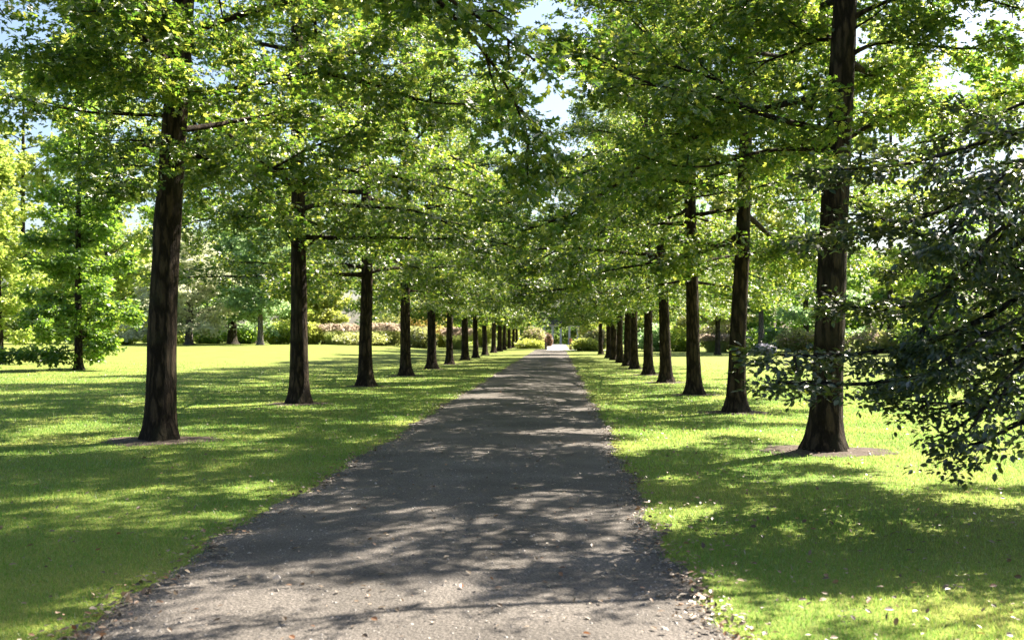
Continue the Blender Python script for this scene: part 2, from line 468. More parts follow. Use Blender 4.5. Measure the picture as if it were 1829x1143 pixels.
# first of the left row
b = left_pos[0]
cl1 = [rel(b, [(316, 176), (345, 170), (420, 158), (500, 146), (575, 128), (640, 90), (720, 35)], b[1], -1.6),
       rel(b, [(312, 284), (345, 276), (375, 281), (415, 308), (452, 320), (505, 292), (565, 256), (645, 238)], b[1], -1.2),
       rel(b, [(308, 268), (285, 262), (262, 250), (215, 276), (150, 290)], b[1], 1.0),
       rel(b, [(314, 208), (285, 206), (200, 205), (110, 195), (20, 172)], b[1], -.6),
       rel(b, [(318, 145), (290, 138), (215, 130), (140, 140), (30, 112)], b[1], 1.8),
       rel(b, [(575, 128), (610, 138), (660, 146), (720, 172), (790, 187), (860, 185), (905, 200)], b[1] - 1.1, -.8),
       rel(b, [(310, 240), (270, 250), (225, 285), (205, 330)], b[1], -2.6),
       np.array([(.25, 0, 5.1), (.35, -.9, 5.3), (.5, -1.8, 5.25), (.35, -2.8, 5.05), (.1, -3.6, 4.9)]),
       np.array([(.25, 0, 5.7), (.1, -.8, 5.9), (.2, -1.7, 5.95), (.6, -2.7, 5.7), (.9, -3.5, 5.4)])]
t_l1 = grow(11, H=16.0, R=5.7, zb=4.5, r_bh=.213, n_limbs=35, leaves=90000, cw=[1, .8, .9, .9, .9, .9, .8, 1.6, 1.6], no_auto=lambda z, a: z < 5.5 and math.sin(a) < -.25, custom=cl1, n_branch=9, knots=((3.45, .13), (4.3, .05)), flare=.33,
            path=px_path(b, [(285, 787), (290, 600), (299, 400), (313, 200), (325, 60)], 16.0))
b = left_pos[1]
cl2 = [rel(b, [(538, 446), (552, 438), (566, 424), (590, 408), (640, 392)], b[1], -1.5),
       rel(b, [(530, 446), (521, 436), (512, 412), (500, 385), (470, 350)], b[1], -1.5),
       rel(b, [(540, 330), (575, 300), (640, 268), (720, 250)], b[1], -2.5),
       rel(b, [(536, 300), (480, 280), (420, 262), (370, 262)], b[1], 1.0)]
t_l2 = grow(12, H=16.8, R=6.3, zb=3.4, r_bh=.2, n_limbs=38, leaves=90000, no_auto=lambda z, a: z < 4.3 and math.sin(a) < -.3, custom=cl2, n_branch=8,
            path=px_path(b, [(536, 728), (534, 600), (533, 400), (531, 250)], 16.5))
b = right_pos[0]
cr1 = [rel(b, [(1498, 236), (1470, 230), (1420, 222), (1330, 195), (1270, 166), (1210, 165), (1130, 140), (1060, 100), (1010, 80)], b[1], -1.6),
       rel(b, [(1325, 192), (1290, 142), (1230, 127), (1150, 105), (1080, 70)], b[1] - .5, .9),
       rel(b, [(1498, 272), (1466, 269), (1400, 265), (1330, 276), (1260, 302), (1190, 296), (1140, 275)], b[1], -1.0),
       rel(b, [(1498, 262), (1520, 242), (1560, 222), (1590, 200), (1650, 208), (1695, 214), (1730, 187), (1790, 165)], b[1], .8),
       rel(b, [(1508, 108), (1532, 90), (1552, 76), (1620, 76), (1690, 87), (1780, 88), (1860, 80)], b[1], -.7),
       rel(b, [(1511, 40), (1560, 8), (1640, -12), (1740, -6), (1830, 18), (1900, 40)], b[1], -1.2),
       rel(b, [(1510, 66), (1532, 46), (1560, 33), (1590, 3), (1625, -45)], b[1], -.8),
       rel(b, [(1506, 84), (1478, 64), (1440, 36), (1385, 25), (1310, 45)], b[1], 1.4),
       rel(b, [(1505, 74), (1466, 66), (1415, 96), (1370, 106), (1322, 150), (1290, 165)], b[1], 1.8),
       rel(b, [(1497, 285), (1478, 255), (1450, 190), (1430, 182), (1405, 210)], b[1], 2.2)]
t_r1 = grow(21, H=15.2, R=5.7, zb=5.0, r_bh=.215, n_limbs=34, leaves=88000, cw=1.0, no_auto=lambda z, a: z < 7.2 and math.sin(a) < -.2, custom=cr1, n_branch=10, flare=.52,
            path=px_path(b, [(1472, 805), (1481, 600), (1494, 300), (1505, 100), (1510, 0)], 15.2))
b = right_pos[1]
cr2 = [rel(b, [(1329, 346), (1345, 336), (1375, 328), (1440, 322), (1510, 308)], b[1], -.8),
       rel(b, [(1327, 346), (1305, 338), (1270, 350), (1200, 356), (1150, 350)], b[1], -1.5),
       rel(b, [(1325, 462), (1345, 450), (1366, 448), (1385, 462), (1402, 444), (1440, 430)], b[1], -.8),
       rel(b, [(1325, 456), (1302, 448), (1285, 434), (1255, 436), (1220, 420)], b[1], -1.5),
       rel(b, [(1330, 300), (1300, 292), (1240, 300), (1170, 280)], b[1], 1.5)]
t_r2 = grow(22, H=16.4, R=6.2, zb=3.7, r_bh=.175, n_limbs=38, leaves=90000, no_auto=lambda z, a: z < 6 and math.sin(a) < -.3, custom=cr2, n_branch=9, flare=.6,
            path=px_path(b, [(1313, 731), (1318, 600), (1326, 450), (1330, 300), (1334, 200)], 16.2))
# shared builds for the rest of the avenue
var = [grow(31 + i, H=h, R=r, zb=z, r_bh=.195, n_limbs=42, leaves=74000, n_branch=6, flare=.7, sec=1.05)
       for i, (h, r, z) in enumerate([(16.6, 6.4, 3.0), (17.4, 6.6, 3.1), (16.0, 6.3, 2.8)])]
far = [grow(41 + i, H=h, R=r, zb=z, r_bh=.205, n_limbs=34, leaves=14000, per=4, size=.235, templ='clump', n_branch=3, flare=.6, sec=1.1, twig_sides=3)
       for i, (h, r, z) in enumerate([(14.2, 5.2, 3.1), (13.6, 5.4, 3.2)])]

GO = 'oaks lining the avenue'
left_labels = {
    0: 'thick oak with a knotted trunk, first in the row left of the path',
    1: 'oak with a forked first pair of limbs, second in the row left of the path',
}
right_labels = {
    0: 'thick dark oak partly behind beech leaves, first in the row right of the path',
    1: 'slim tall oak before the sunlit lawn, second in the row right of the path',
    2: 'oak whose trunk forks low into two limbs, third in the row right of the path',
}
proto = {}
def row(poss, special, labels, side, seed):
    rng = random.Random(seed)
    for k, (x, y) in enumerate(poss):
        loc = (x, y, float(ground_z(x, y)))
        lab = labels.get(k) or f'dark trunked oak, {ORD[k]} from the camera in the row {side} of the path'
        if k in special:
            place_tree('oak_tree', special[k], lab, 'tree', loc, group=GO); continue
        key = ('far', k % 2) if y > 62 else ('var', (k + (side == 'right')) % 3)
        rz = rng.uniform(0, 6.28); sc = rng.uniform(.93, 1.07)
        if side == 'right': sc *= .93
        sc = (sc * rng.uniform(.94, 1.06), sc, sc * rng.uniform(.95, 1.06))
        if key not in proto:
            proto[key] = place_tree('oak_tree', (far if key[0] == 'far' else var)[key[1]], lab, 'tree', loc, rz, sc, GO)
        else:
            ct = copy_tree(proto[key], lab, loc, rz, sc)
            ct.rotation_euler = (rng.gauss(0, .018), rng.gauss(0, .02), rz)
row(left_pos, {0: t_l1, 1: t_l2}, left_labels, 'left', 5)
row(right_pos, {0: t_r1, 1: t_r2}, right_labels, 'right', 6)

# the oak one place nearer, its trunk out of the picture, its boughs over the top of the path
bx, by = -6.1, 6.9
cl0 = [np.array([(0, 0, 4.7), (1.4, .3, 5.0), (3.0, .7, 5.0), (4.3, 1.1, 4.8), (5.2, 1.5, 4.5), (5.9, 1.8, 4.0)]),
       np.array([(4.6, 1.2, 4.75), (5.2, 1.7, 4.4), (5.7, 2.1, 3.8), (5.9, 2.3, 3.2)])]
t_l0 = grow(15, H=15.5, R=4.6, zb=5.0, r_bh=.22, n_limbs=18, leaves=21000, custom=cl0, cw=1.9, n_branch=4)
place_tree('oak_tree', t_l0, 'dark oak boughs overhanging the top of the path, trunk out of sight', 'tree', (bx, by, 0), group=GO)

# the beech whose boughs hang in from the right
bx, by = 7.3, 9.4
def bl(z0, pts, y0, y1):
    n = len(pts)
    out = [np.array([0, 0, z0])]
    for i, (px, py) in enumerate(pts):
        out.append(at(px, py, y0 + (y1 - y0) * i / (n - 1)) - np.array([bx, by, 0]))
    return np.array(out)
cb = [np.array([(0, 0, 4.3), (-1.8, -.2, 5.0), (-3.4, -.6, 5.25), (-5.0, -.9, 5.1), (-6.3, -1.5, 5.0)]),  # first two boughs: unseen above the frame, added to cast shade on the path
      np.array([(0, 0, 4.5), (-1.6, .4, 5.3), (-3.0, .5, 5.5), (-4.6, .2, 5.5), (-5.6, .1, 5.5)]),
      bl(3.9, [(2000, 205), (1829, 225), (1740, 262), (1640, 292), (1560, 305), (1480, 303)], 9.2, 8.5),
      bl(3.5, [(2000, 270), (1829, 310), (1720, 365), (1630, 395), (1540, 425), (1450, 420)], 9.3, 9.0),
      bl(2.8, [(2000, 490), (1829, 482), (1745, 466), (1680, 440), (1610, 400), (1560, 385)], 9.0, 8.2),
      bl(3.0, [(2000, 430), (1829, 520), (1740, 590), (1640, 622), (1540, 632), (1440, 640), (1360, 632)], 8.9, 8.0),
      bl(2.4, [(2000, 560), (1829, 620), (1720, 655), (1620, 682), (1520, 690), (1440, 690), (1390, 683)], 8.6, 7.6),
      bl(2.0, [(2000, 640), (1829, 700), (1760, 720), (1690, 735), (1620, 715)], 8.5, 8.0),
      bl(1.7, [(2000, 690), (1850, 735), (1800, 765), (1760, 795), (1715, 812)], 8.0, 7.4),
      bl(3.2, [(2000, 360), (1829, 420), (1720, 500), (1640, 560), (1560, 560), (1500, 545)], 9.4, 9.6),
      bl(2.2, [(2000, 520), (1829, 560), (1740, 640), (1660, 700), (1590, 690)], 9.3, 9.4),
      bl(3.7, [(2000, 300), (1829, 360), (1740, 440), (1690, 520), (1640, 600)], 8.3, 7.9),
      bl(4.2, [(2050, 120), (1850, 170), (1760, 215), (1680, 250), (1610, 265)], 9.8, 10.2),
      bl(4.0, [(2050, 230), (1850, 280), (1760, 330), (1680, 350), (1590, 370)], 10.2, 10.6),
      bl(3.6, [(2050, 330), (1850, 390), (1770, 430), (1690, 450), (1600, 480)], 10.4, 10.8),
      bl(3.2, [(2050, 420), (1850, 470), (1770, 530), (1700, 580), (1640, 640)], 10.3, 10.8),
      bl(3.8, [(2050, 260), (1860, 250), (1790, 300), (1740, 360), (1700, 420)], 8.2, 7.6),
      bl(3.1, [(2050, 480), (1860, 540), (1800, 580), (1740, 610), (1660, 660)], 8.0, 7.6),
      bl(2.6, [(2050, 560), (1860, 600), (1800, 660), (1760, 720), (1730, 770)], 7.9, 7.2),
      bl(2.6, [(2000, 600), (1829, 660), (1760, 690), (1680, 690), (1560, 655)], 9.8, 9.9)]
t_be = grow(51, H=7.6, R=3.2, zb=4.4, r_bh=.2, n_limbs=8, leaves=62000, cw=[1.3, 1.0, 4, 4, 4, 2.6, 2.2, 1.7, 1.5, 4, 2.6, 3.6, 5, 5, 5, 4, 4.5, 3.2, 2.0, 2.4], per=6, size=.064, templ='ovate', leafmat='beech', barkmat='barkbeech',
            custom=cb, n_branch=20, sec=.72, tilt=.38, spread=.09, flat=.045, wide=.2, form='round', droop=.15)
place_tree('beech_tree', t_be, 'beech with glossy dark leaves on boughs hanging in from the right edge', 'tree', (bx, by, 0))

# ------------------------------------------------------------------ trees beyond the avenue
def bg_tree(name, label, px, Y, width, top, mat, seed, base=None, form='round', bark='barkdark', zb=1.2, n=9000, size=.34, group='trees beyond the lawn',
            r=.16, limbs=24, nb=0, sec=1.2, per=4, droop=.25, templ='clump'):
    x = (px - VX) / F * Y
    z = float(ground_z(x, Y))
    H = CAM_Z - (top - VY) / F * Y - z
    R = width / F * Y / 2
    d = grow(seed, H=H, R=R, zb=zb, r_bh=r, n_limbs=limbs, leaves=int(n * 1.0), per=per, size=size, templ=templ, leafmat=mat, barkmat=bark,
             n_branch=nb, form=form, sec=sec * max(.7, R / 4), twig_sides=3, droop=droop, wide=.3, flat=.2, spread=.16, tilt=.7)
    return place_tree(name, d, label, 'tree', (x, Y, z), group=group)

GB = 'trees beyond the lawn'
bg_tree('sweetgum_tree', 'deep green conical tree branching to the ground, alone on the left lawn', 140, 47, 225, 120, 'deep', 61, form='cone', zb=.9, n=21000, size=.2, r=.17, limbs=40, nb=0, sec=.95)
bg_tree('young_tree', 'bright lime green young tree at the left edge of the lawn', 0, 55, 170, 260, 'lime', 62, form='round', zb=1.0, n=12000, size=.22, r=.2, limbs=30)
bg_tree('silver_leaved_tree', 'pale silvery cream tree with a wide drooping crown at the far lawn edge', 338, 106, 215, 440, 'silver', 63, form='spread', bark='barkgrey', zb=1.2, n=15000, size=.32, r=.38, limbs=34)
bg_tree('spreading_tree', 'dark forked trunk tree with blue green leaves beside the pale silvery tree', 415, 112, 210, 405, 'teal', 64, form='spread', zb=1.4, n=12000, size=.36, r=.5, limbs=26, nb=3)
bg_tree('slender_tree', 'slender grey trunk tree with light green crown near the far lawn edge', 465, 104, 130, 400, 'teal', 65, form='round', bark='barkgrey', zb=2.6, n=11000, size=.32, r=.28, limbs=26)
bg_tree('tall_tree', 'tall yellow green tree rising behind the slender grey trunk', 455, 124, 230, 190, 'lime', 66, form='round', zb=4, n=13000, size=.42, r=.3)
bg_tree('tall_tree', 'tall green tree behind the lone conical tree on the lawn', 190, 120, 300, 130, 'lime', 67, form='round', zb=2, n=14000, size=.45, r=.35)
bg_tree('tall_tree', 'tall dark green tree filling the gap behind the silvery tree', 320, 128, 250, 210, 'deep', 68, form='round', zb=2, n=13000, size=.45, r=.35)
bg_tree('tall_tree', 'broad lime tree far behind the young tree at the left edge', 40, 112, 300, 110, 'lime', 69, form='round', zb=1.5, n=14000, size=.45, r=.35)
bg_tree('yellow_green_tree', 'low yellow green tree between the second and third oaks of the left row', 578, 113, 105, 500, 'yellow', 70, form='round', zb=.8, n=9000, size=.3, r=.2)
bg_tree('tall_tree', 'blue green tree deep in shade behind the third oak of the left row', 655, 140, 210, 250, 'teal', 71, form='round', zb=.8, n=9000, size=.5, r=.3)
bg_tree('tall_tree', 'dark green tree behind the fourth oak of the left row', 760, 146, 190, 260, 'deep', 72, form='round', zb=.8, n=9000, size=.5, r=.3)
bg_tree('tall_tree', 'rounded green tree behind the far end of the left row', 862, 165, 160, 300, 'lime', 73, form='round', zb=.8, n=9000, size=.5, r=.3)
bg_tree('tall_tree', 'dark broad tree standing behind the pergola', 965, 195, 150, 400, 'deep', 74, form='round', zb=2.5, n=9000, size=.55, r=.3)
bg_tree('tall_tree', 'tall tree behind the right end of the pergola', 1062, 190, 150, 380, 'lime', 75, form='round', zb=1.5, n=9000, size=.55, r=.3)
bg_tree('tall_tree', 'blue green tree behind the fifth and sixth oaks of the right row', 1140, 128, 170, 280, 'teal', 76, form='round', zb=.6, n=10000, size=.45, r=.3)
bg_tree('tall_tree', 'blue green tree behind the third and fourth oaks of the right row', 1215, 112, 170, 260, 'teal', 77, form='round', zb=.5, n=11000, size=.4, r=.3)
bg_tree('drooping_tree', 'pale green tree with drooping sprays between the second and third right oaks', 1282, 84, 150, 330, 'olive', 78, form='spread', zb=2.6, n=12000, size=.28, r=.22, limbs=30, droop=.6)
bg_tree('slender_tree', 'slim grey trunk tree just right of the second oak in the right row', 1359, 96, 160, 270, 'yellow', 79, form='round', bark='barkgrey', zb=3.4, n=11000, size=.3, r=.27)
bg_tree('tall_tree', 'broad blue green tree behind the first oak of the right row', 1440, 104, 240, 230, 'teal', 80, form='round', zb=.8, n=13000, size=.4, r=.3)
bg_tree('tall_tree', 'bright green tree seen through the beech leaves', 1590, 98, 290, 40, 'lime', 81, form='round', zb=.8, n=13000, size=.4, r=.3)
bg_tree('tall_tree', 'dark green tree beyond the beech boughs by the right edge', 1770, 92, 290, 60, 'deep', 82, form='round', zb=.8, n=13000, size=.4, r=.3)

# ------------------------------------------------------------------ shrubs and tall grasses
def shrub(name, label, px, Y, w, h, mats, seed, cat='shrub', group='shrubs around the lawn', n=1050, size=.26, bark='barkdark', z0=None, mixsplit=.5):
    """mats: (leaf material, bloom material or None)"""
    rng = np.random.default_rng(seed)
    x = (px - VX) / F * Y; z = float(ground_z(x, Y))
    root = thing(name, label, cat, (x, Y, z), group=group)
    st = MB()
    for k in range(9):
        a = rng.uniform(0, 6.28); rr = rng.uniform(.15, .42)
        st.tube([(0.08 * math.cos(a), .08 * math.sin(a), -.03), (rr * .5 * w * math.cos(a), rr * .5 * w * math.sin(a), h * .4), (rr * w * math.cos(a), rr * w * math.sin(a), h * .8)],
                [.03, .02, .008], 4)
    link('stem', st.mesh('stem', M[bark]), root)
    lob = rng.normal(0, 1, (9, 3)); lob /= np.linalg.norm(lob, axis=1)[:, None]; lob[:, 2] = abs(lob[:, 2]); lobh = rng.uniform(.5, 1.35, 9)
    def pts(m, shell):
        d = rng.normal(0, 1, (m, 3)); d /= np.linalg.norm(d, axis=1)[:, None]
        bump = .74 + .46 * np.max(np.maximum(0, d @ lob.T - .55) / .45, axis=1) * lobh[np.argmax(d @ lob.T, axis=1)] + rng.normal(0, .07, m)
        r = bump * (1 - shell * rng.uniform(0, 1, m) ** 1.6)
        p = d * r[:, None] * [w * .56, w * .5, h * .60] + [0, 0, h * .44]
        return p[p[:, 2] > .02], d[p[:, 2] > .02]
    p, d = pts(n, .6)
    lp, ld, nn, s = cluster_leaves(rng, p, d, 3, size, .8, .12, .1)
    link('foliage', leaf_mesh('foliage', lp, ld, nn, s, 'clump', M[mats[0]]), root)
    if mats[1]:
        p, d = pts(int(n * .55), .16)
        p = p[p[:, 2] > h * .35]; d = d[:len(p)]
        lp, ld, nn, s = cluster_leaves(rng, p, d, 2, size * .8, .8, .06, 0)
        link('blossom', leaf_mesh('blossom', lp, ld, nn, s, 'clump', M[mats[1]]), root)
    return root


def plume_grass(label, px, Y, w, h, seed, n=900):
    rng = np.random.default_rng(seed)
    x = (px - VX) / F * Y; z = float(ground_z(x, Y))
    root = thing('plume_grass', label, 'grass clump', (x, Y, z), group='plumed grasses in the border')
    def blades(n, hh, wd, spread):
        a = rng.uniform(0, 6.28, n); rb = np.sqrt(rng.uniform(0, 1, n)) * w * .30
        bx, by = rb * np.cos(a), rb * np.sin(a) * .6
        out = spread * rng.uniform(.3, 1, n)
        H = hh * rng.uniform(.75, 1.08, n)
        V = np.zeros((n, 5, 3)); tx, ty = -np.sin(a), np.cos(a)
        for k, (fo, fz, fw) in enumerate([(0, 0, 1), (0, 0, -1), (.35, .62, .8), (.35, .62, -.8), (1, 1, 0)]):
            V[:, k, 0] = bx + out * fo * np.cos(a) + tx * wd * fw / 2
            V[:, k, 1] = by + out * fo * np.sin(a) + ty * wd * fw / 2
            V[:, k, 2] = H * fz
        off = (np.arange(n) * 5)[:, None]
        return V, np.array([[0, 1, 3, 2]]) + off, np.array([[2, 3, 4]]) + off
    V, q, t = blades(n, h * .8, .05, w * .26)
    link('blade', mesh_data('blade', V.reshape(-1, 3), [q, t], M['reed']), root)
    V, q, t = blades(n // 2, h, .02, w * .22)
    T = V[:, 4]
    d = T - V[:, 2]
    lp, ld, nn, s = cluster_leaves(rng, T - [0, 0, .12], d / np.linalg.norm(d, axis=1)[:, None] * 2, 3, .28, .8, .1, -.1)
    link('plume', leaf_mesh('plume', lp, ld, nn, s, 'clump', M['plume']), root)
    return root


def m_of(px_w, Y): return px_w / F * Y

# left border
plume_grass('pink plumed grass mound left of the third oak trunk', 602, 110, m_of(85, 110), m_of(33, 110), 91)
plume_grass('pink plumed grass mound just right of the third oak trunk', 682, 110, m_of(80, 110), m_of(36, 110), 92)
plume_grass('pale pink plumed grass by the fifth and sixth oak trunks on the left', 815, 112, m_of(60, 112), m_of(34, 112), 93, 700)
shrub('olive_shrub', 'low grey green shrub at the foot of the plumed grass', 640, 107, m_of(80, 107), m_of(20, 107), ('olive', None), 94)
shrub('olive_shrub', 'pale olive shrub behind the fourth oak trunk on the left', 702, 116, m_of(60, 116), m_of(66, 116), ('olive', None), 95)
shrub('amber_shrub', 'amber and gold shrub between the fourth and fifth left oaks', 748, 112, m_of(62, 112), m_of(66, 112), ('orange', 'yellow'), 96)
shrub('white_flowered_shrub', 'grey green shrub with white flowers below the amber shrub', 748, 108, m_of(50, 108), m_of(34, 108), ('olive', 'white'), 97)
shrub('golden_shrub', 'golden shrub between the fifth and sixth left oaks', 790, 118, m_of(40, 118), m_of(60, 118), ('yellow', 'orange'), 98)
shrub('golden_shrub', 'low yellow shrub at the lawn edge beside the second left oak', 552, 109, m_of(36, 109), m_of(34, 109), ('yellow', None), 99)
shrub('hedge_shrub', 'dark low hedge shrub under the forked blue green tree', 432, 116, m_of(60, 116), m_of(26, 116), ('deep', None), 100)
shrub('hedge_shrub', 'yellow green low shrub beside the slender grey trunk', 500, 112, m_of(60, 112), m_of(36, 112), ('lime', None), 101)
shrub('hedge_shrub', 'low shrub in shade under the silvery tree', 290, 118, m_of(90, 118), m_of(26, 118), ('lime', None), 102)
shrub('hedge_shrub', 'long dark shrub behind the silvery tree trunk', 375, 122, m_of(70, 122), m_of(26, 122), ('deep', None), 103)
shrub('hedge_shrub', 'rounded lime shrub left of the first left oak', 215, 108, m_of(70, 108), m_of(40, 108), ('lime', None), 104)
shrub('golden_shrub', 'yellow shrub seen between the ninth and tenth left oaks', 862, 138, m_of(40, 138), m_of(48, 138), ('yellow', None), 105)
shrub('golden_shrub', 'pale yellow shrub behind the last oaks of the left row', 905, 150, m_of(40, 150), m_of(44, 150), ('yellow', None), 106)
# beds either side of the far gateway
shrub('pink_flowered_shrub', 'pink flowering shrub left of the gateway posts', 950, 131, m_of(36, 131), m_of(34, 131), ('olive', 'pinkish'), 107)
shrub('golden_shrub', 'low yellow bedding in front of the pink flowering shrub', 944, 126, m_of(42, 126), m_of(13, 126), ('yellow', None), 108, cat='bedding')
shrub('red_shrub', 'small reddish shrub beyond the left gateway post', 980, 150, m_of(9, 150), m_of(20, 150), ('redleaf', None), 109, n=420)
shrub('red_shrub', 'bush with red and yellow tips right of the gateway', 1058, 112, m_of(42, 112), m_of(64, 112), ('lime', 'orange'), 110)
shrub('golden_shrub', 'bright yellow bedding right of the gateway', 1048, 106, m_of(40, 106), m_of(20, 106), ('yellow', None), 111, cat='bedding')
shrub('pink_flowered_shrub', 'pale pink flowering shrub above the yellow bedding', 1064, 108, m_of(34, 108), m_of(34, 108), ('olive', 'pinkish'), 112)
shrub('hedge_shrub', 'dark hedge in shade behind the columns of the pergola', 990, 197, m_of(150, 197), m_of(42, 197), ('deep', None), 124, n=3000, size=.34)
# right border
shrub('hedge_shrub', 'dark blue green shrub between the fourth and fifth right oaks', 1172, 103, m_of(60, 103), m_of(44, 103), ('teal', None), 113)
shrub('hedge_shrub', 'bright green leafy shrub behind the third right oak', 1218, 101, m_of(56, 101), m_of(52, 101), ('lime', None), 114)
shrub('pink_flowered_shrub', 'pink and cream flowering shrub between the second and third right oaks', 1286, 100, m_of(62, 100), m_of(48, 100), ('olive', 'pinkish'), 115)
plume_grass('tawny plumed grass before the pink and cream shrub', 1278, 98, m_of(56, 98), m_of(28, 98), 116, 700)
shrub('lilac_shrub', 'low pale lilac flowered shrub at the foot of the slim grey trunk', 1364, 93, m_of(30, 93), m_of(12, 93), ('lilac', 'lilac'), 123, n=900)
shrub('hedge_shrub', 'dark low shrub behind the pale lilac flowers', 1352, 104, m_of(90, 104), m_of(36, 104), ('deep', None), 117)
shrub('pink_flowered_shrub', 'pink flowering shrub right of the pale lilac flowers', 1424, 98, m_of(62, 98), m_of(36, 98), ('olive', 'pinkish'), 118)
shrub('pink_flowered_shrub', 'pink flowering shrub glimpsed among the beech leaves', 1565, 92, m_of(90, 92), m_of(40, 92), ('olive', 'pinkish'), 119)
shrub('hedge_shrub', 'dark green shrub at the lawn edge beyond the beech boughs', 1700, 90, m_of(140, 90), m_of(44, 90), ('deep', None), 120)
shrub('hedge_shrub', 'lime green shrub between the first and second right oaks', 1485, 96, m_of(60, 96), m_of(34, 96), ('lime', None), 121)
shrub('hedge_shrub', 'green shrub at the right end of the lawn border', 1810, 90, m_of(110, 90), m_of(40, 90), ('lime', None), 122)

# a far wood that closes the view
def wood(name, label, x0, x1, ybase, seed, n, mat, hmin, hmax):
    rng = np.random.default_rng(seed)
    nb = int(abs(x1 - x0) / 5)
    cx = rng.uniform(x0, x1, nb); cy = ybase + rng.uniform(0, 26, nb); ch = rng.uniform(hmin, hmax, nb); cw = rng.uniform(3.5, 6, nb)
    k = rng.integers(0, nb, n)
    d = rng.normal(0, 1, (n, 3)); d /= np.linalg.norm(d, axis=1)[:, None]
    r = rng.uniform(.25, 1, n) ** .4
    p = np.stack([cx[k] + d[:, 0] * r * cw[k], cy[k] + d[:, 1] * r * cw[k], ch[k] * .5 + d[:, 2] * r * ch[k] * .52], 1)
    p = p[p[:, 2] > .1]
    lp, ld, nn, s = cluster_leaves(rng, p, np.zeros_like(p) + [0, 0, .1], 2, .75, .8, .35, .2)
    o = link(name, leaf_mesh(name, lp, ld, nn, s, 'clump', M[mat]))
    tag(o, label, 'wood', kind='stuff')
wood('far_wood', 'distant green wood beyond the left lawn', -170, -14, 172, 201, 42000, 'lime', 16, 30)
wood('far_wood', 'distant dark wood beyond the pergola and right lawn', -14, 160, 205, 202, 46000, 'deep', 14, 28)

# ------------------------------------------------------------------ ground
def edge_l(y): return -2.62 + .05 * np.sin(y * 1.3) + .035 * np.sin(y * 3.7 + 1) + .03 * np.sin(y * .37 + 2) + .022 * np.sin(y * 9.1) * np.sin(y * 2.3) + .018 * np.sin(y * 17.3 + np.sin(y * 5))
def edge_r(y): return .84 + .05 * np.sin(y * 1.1 + 2) + .035 * np.sin(y * 4.1) + .03 * np.sin(y * .41) + .022 * np.sin(y * 8.3 + 1) * np.sin(y * 2.9) + .018 * np.sin(y * 15.7 + np.sin(y * 4))

xs = np.concatenate([[-330, -240, -170], np.arange(-120, 121, 3.0), [170, 240, 330]])
ys = np.concatenate([[-70, -40], np.arange(-20, 240, 3.0), [280, 340, 400]])
X, Yg = np.meshgrid(xs, ys)
V = np.stack([X, Yg, ground_z(X, Yg)], -1).reshape(-1, 3)
nx = len(xs); i = np.arange(len(ys) - 1)[:, None] * nx; j = np.arange(nx - 1)[None]
Q = np.stack([i + j, i + j + 1, i + nx + j + 1, i + nx + j], -1).reshape(-1, 4)
o = link('lawn', mesh_data('lawn', V, [Q], M['lawn'], True)); tag(o, 'mown green lawn on both sides of the path', 'lawn', kind='structure')

py = np.concatenate([np.arange(-12, 40, .08), np.arange(40, 122, .3)])
k = 9
f = np.linspace(0, 1, k)[None]
PX = edge_l(py)[:, None] * (1 - f) + edge_r(py)[:, None] * f
PZ = .006 + .018 * np.sin(pi * f) * np.ones_like(PX)
V = np.stack([PX, np.repeat(py[:, None], k, 1), PZ], -1).reshape(-1, 3)
i = np.arange(len(py) - 1)[:, None] * k; j = np.arange(k - 1)[None]
Q = np.stack([i + j, i + j + 1, i + k + j + 1, i + k + j], -1).reshape(-1, 4)
o = link('path', mesh_data('path', V, [Q], M['path'], True)); tag(o, 'dark cinder path running straight down the avenue', 'path', kind='structure')

# pale paving beyond the end of the path
mb = MB()
mb.box((-.15, 152, .012), (2.9, 76, .024)); mb.box((2.2, 111.5, .016), (7.0, 3.0, .016)); mb.box((0, 186, .012), (26, 12, .02))
o = link('paving', mb.mesh('paving', M['paving'], False)); tag(o, 'pale sunlit paving beyond the end of the path', 'paving', kind='structure')

# bare soil at the feet of the oaks
rng = np.random.default_rng(3)
soil = []
def soil_ring(x, y, r, sx=1.25):
    z = float(ground_z(x, y))
    n = 48; th = np.linspace(0, 2 * pi, n, endpoint=False)
    rr = r * (1 + .10 * np.sin(3 * th + rng.uniform(0, 6)) + .07 * np.sin(7 * th + rng.uniform(0, 6)) + rng.normal(0, .025, n))
    V = [(0, 0, .032)]; T = []
    for q, (fr, h) in enumerate([(.45, .028), (.8, .016), (1, .004)]):
        V += [(fr * rr[a] * sx * math.cos(th[a]), fr * rr[a] * math.sin(th[a]), h + (rng.normal(0, .006) if q < 2 else 0)) for a in range(n)]
    T = [(0, 1 + a, 1 + (a + 1) % n) for a in range(n)]
    Qs = [(1 + q * n + a, 1 + (q + 1) * n + a, 1 + (q + 1) * n + (a + 1) % n, 1 + q * n + (a + 1) % n) for q in range(2) for a in range(n)]
    o = link('bare_soil', mesh_data('bare_soil', V, [np.array(Qs), np.array(T)], M['soil'], True), loc=(x, y, z))
    tag(o, kind='structure'); soil.append((x, y, r, sx))
for p, rr in list(zip(left_pos[:6], [.70, .62, .58, .62, .6, .6])) + list(zip(right_pos[:6], [.74, .62, .58, .6, .56, .56])):
    soil_ring(p[0], p[1], rr)


def on_lawn(x, y, margin=0.0):
    ok = (x < edge_l(y) - margin) | (x > edge_r(y) + margin)
    for sx_, sy_, r, s in soil:
        ok &= ((x - sx_) / s) ** 2 + (y - sy_) ** 2 > (r * (.80 + .12 * np.sin(5 * np.arctan2(y - sy_, x - sx_)) + .10 * np.sin(x * 31) * np.sin(y * 27))) ** 2
    return ok


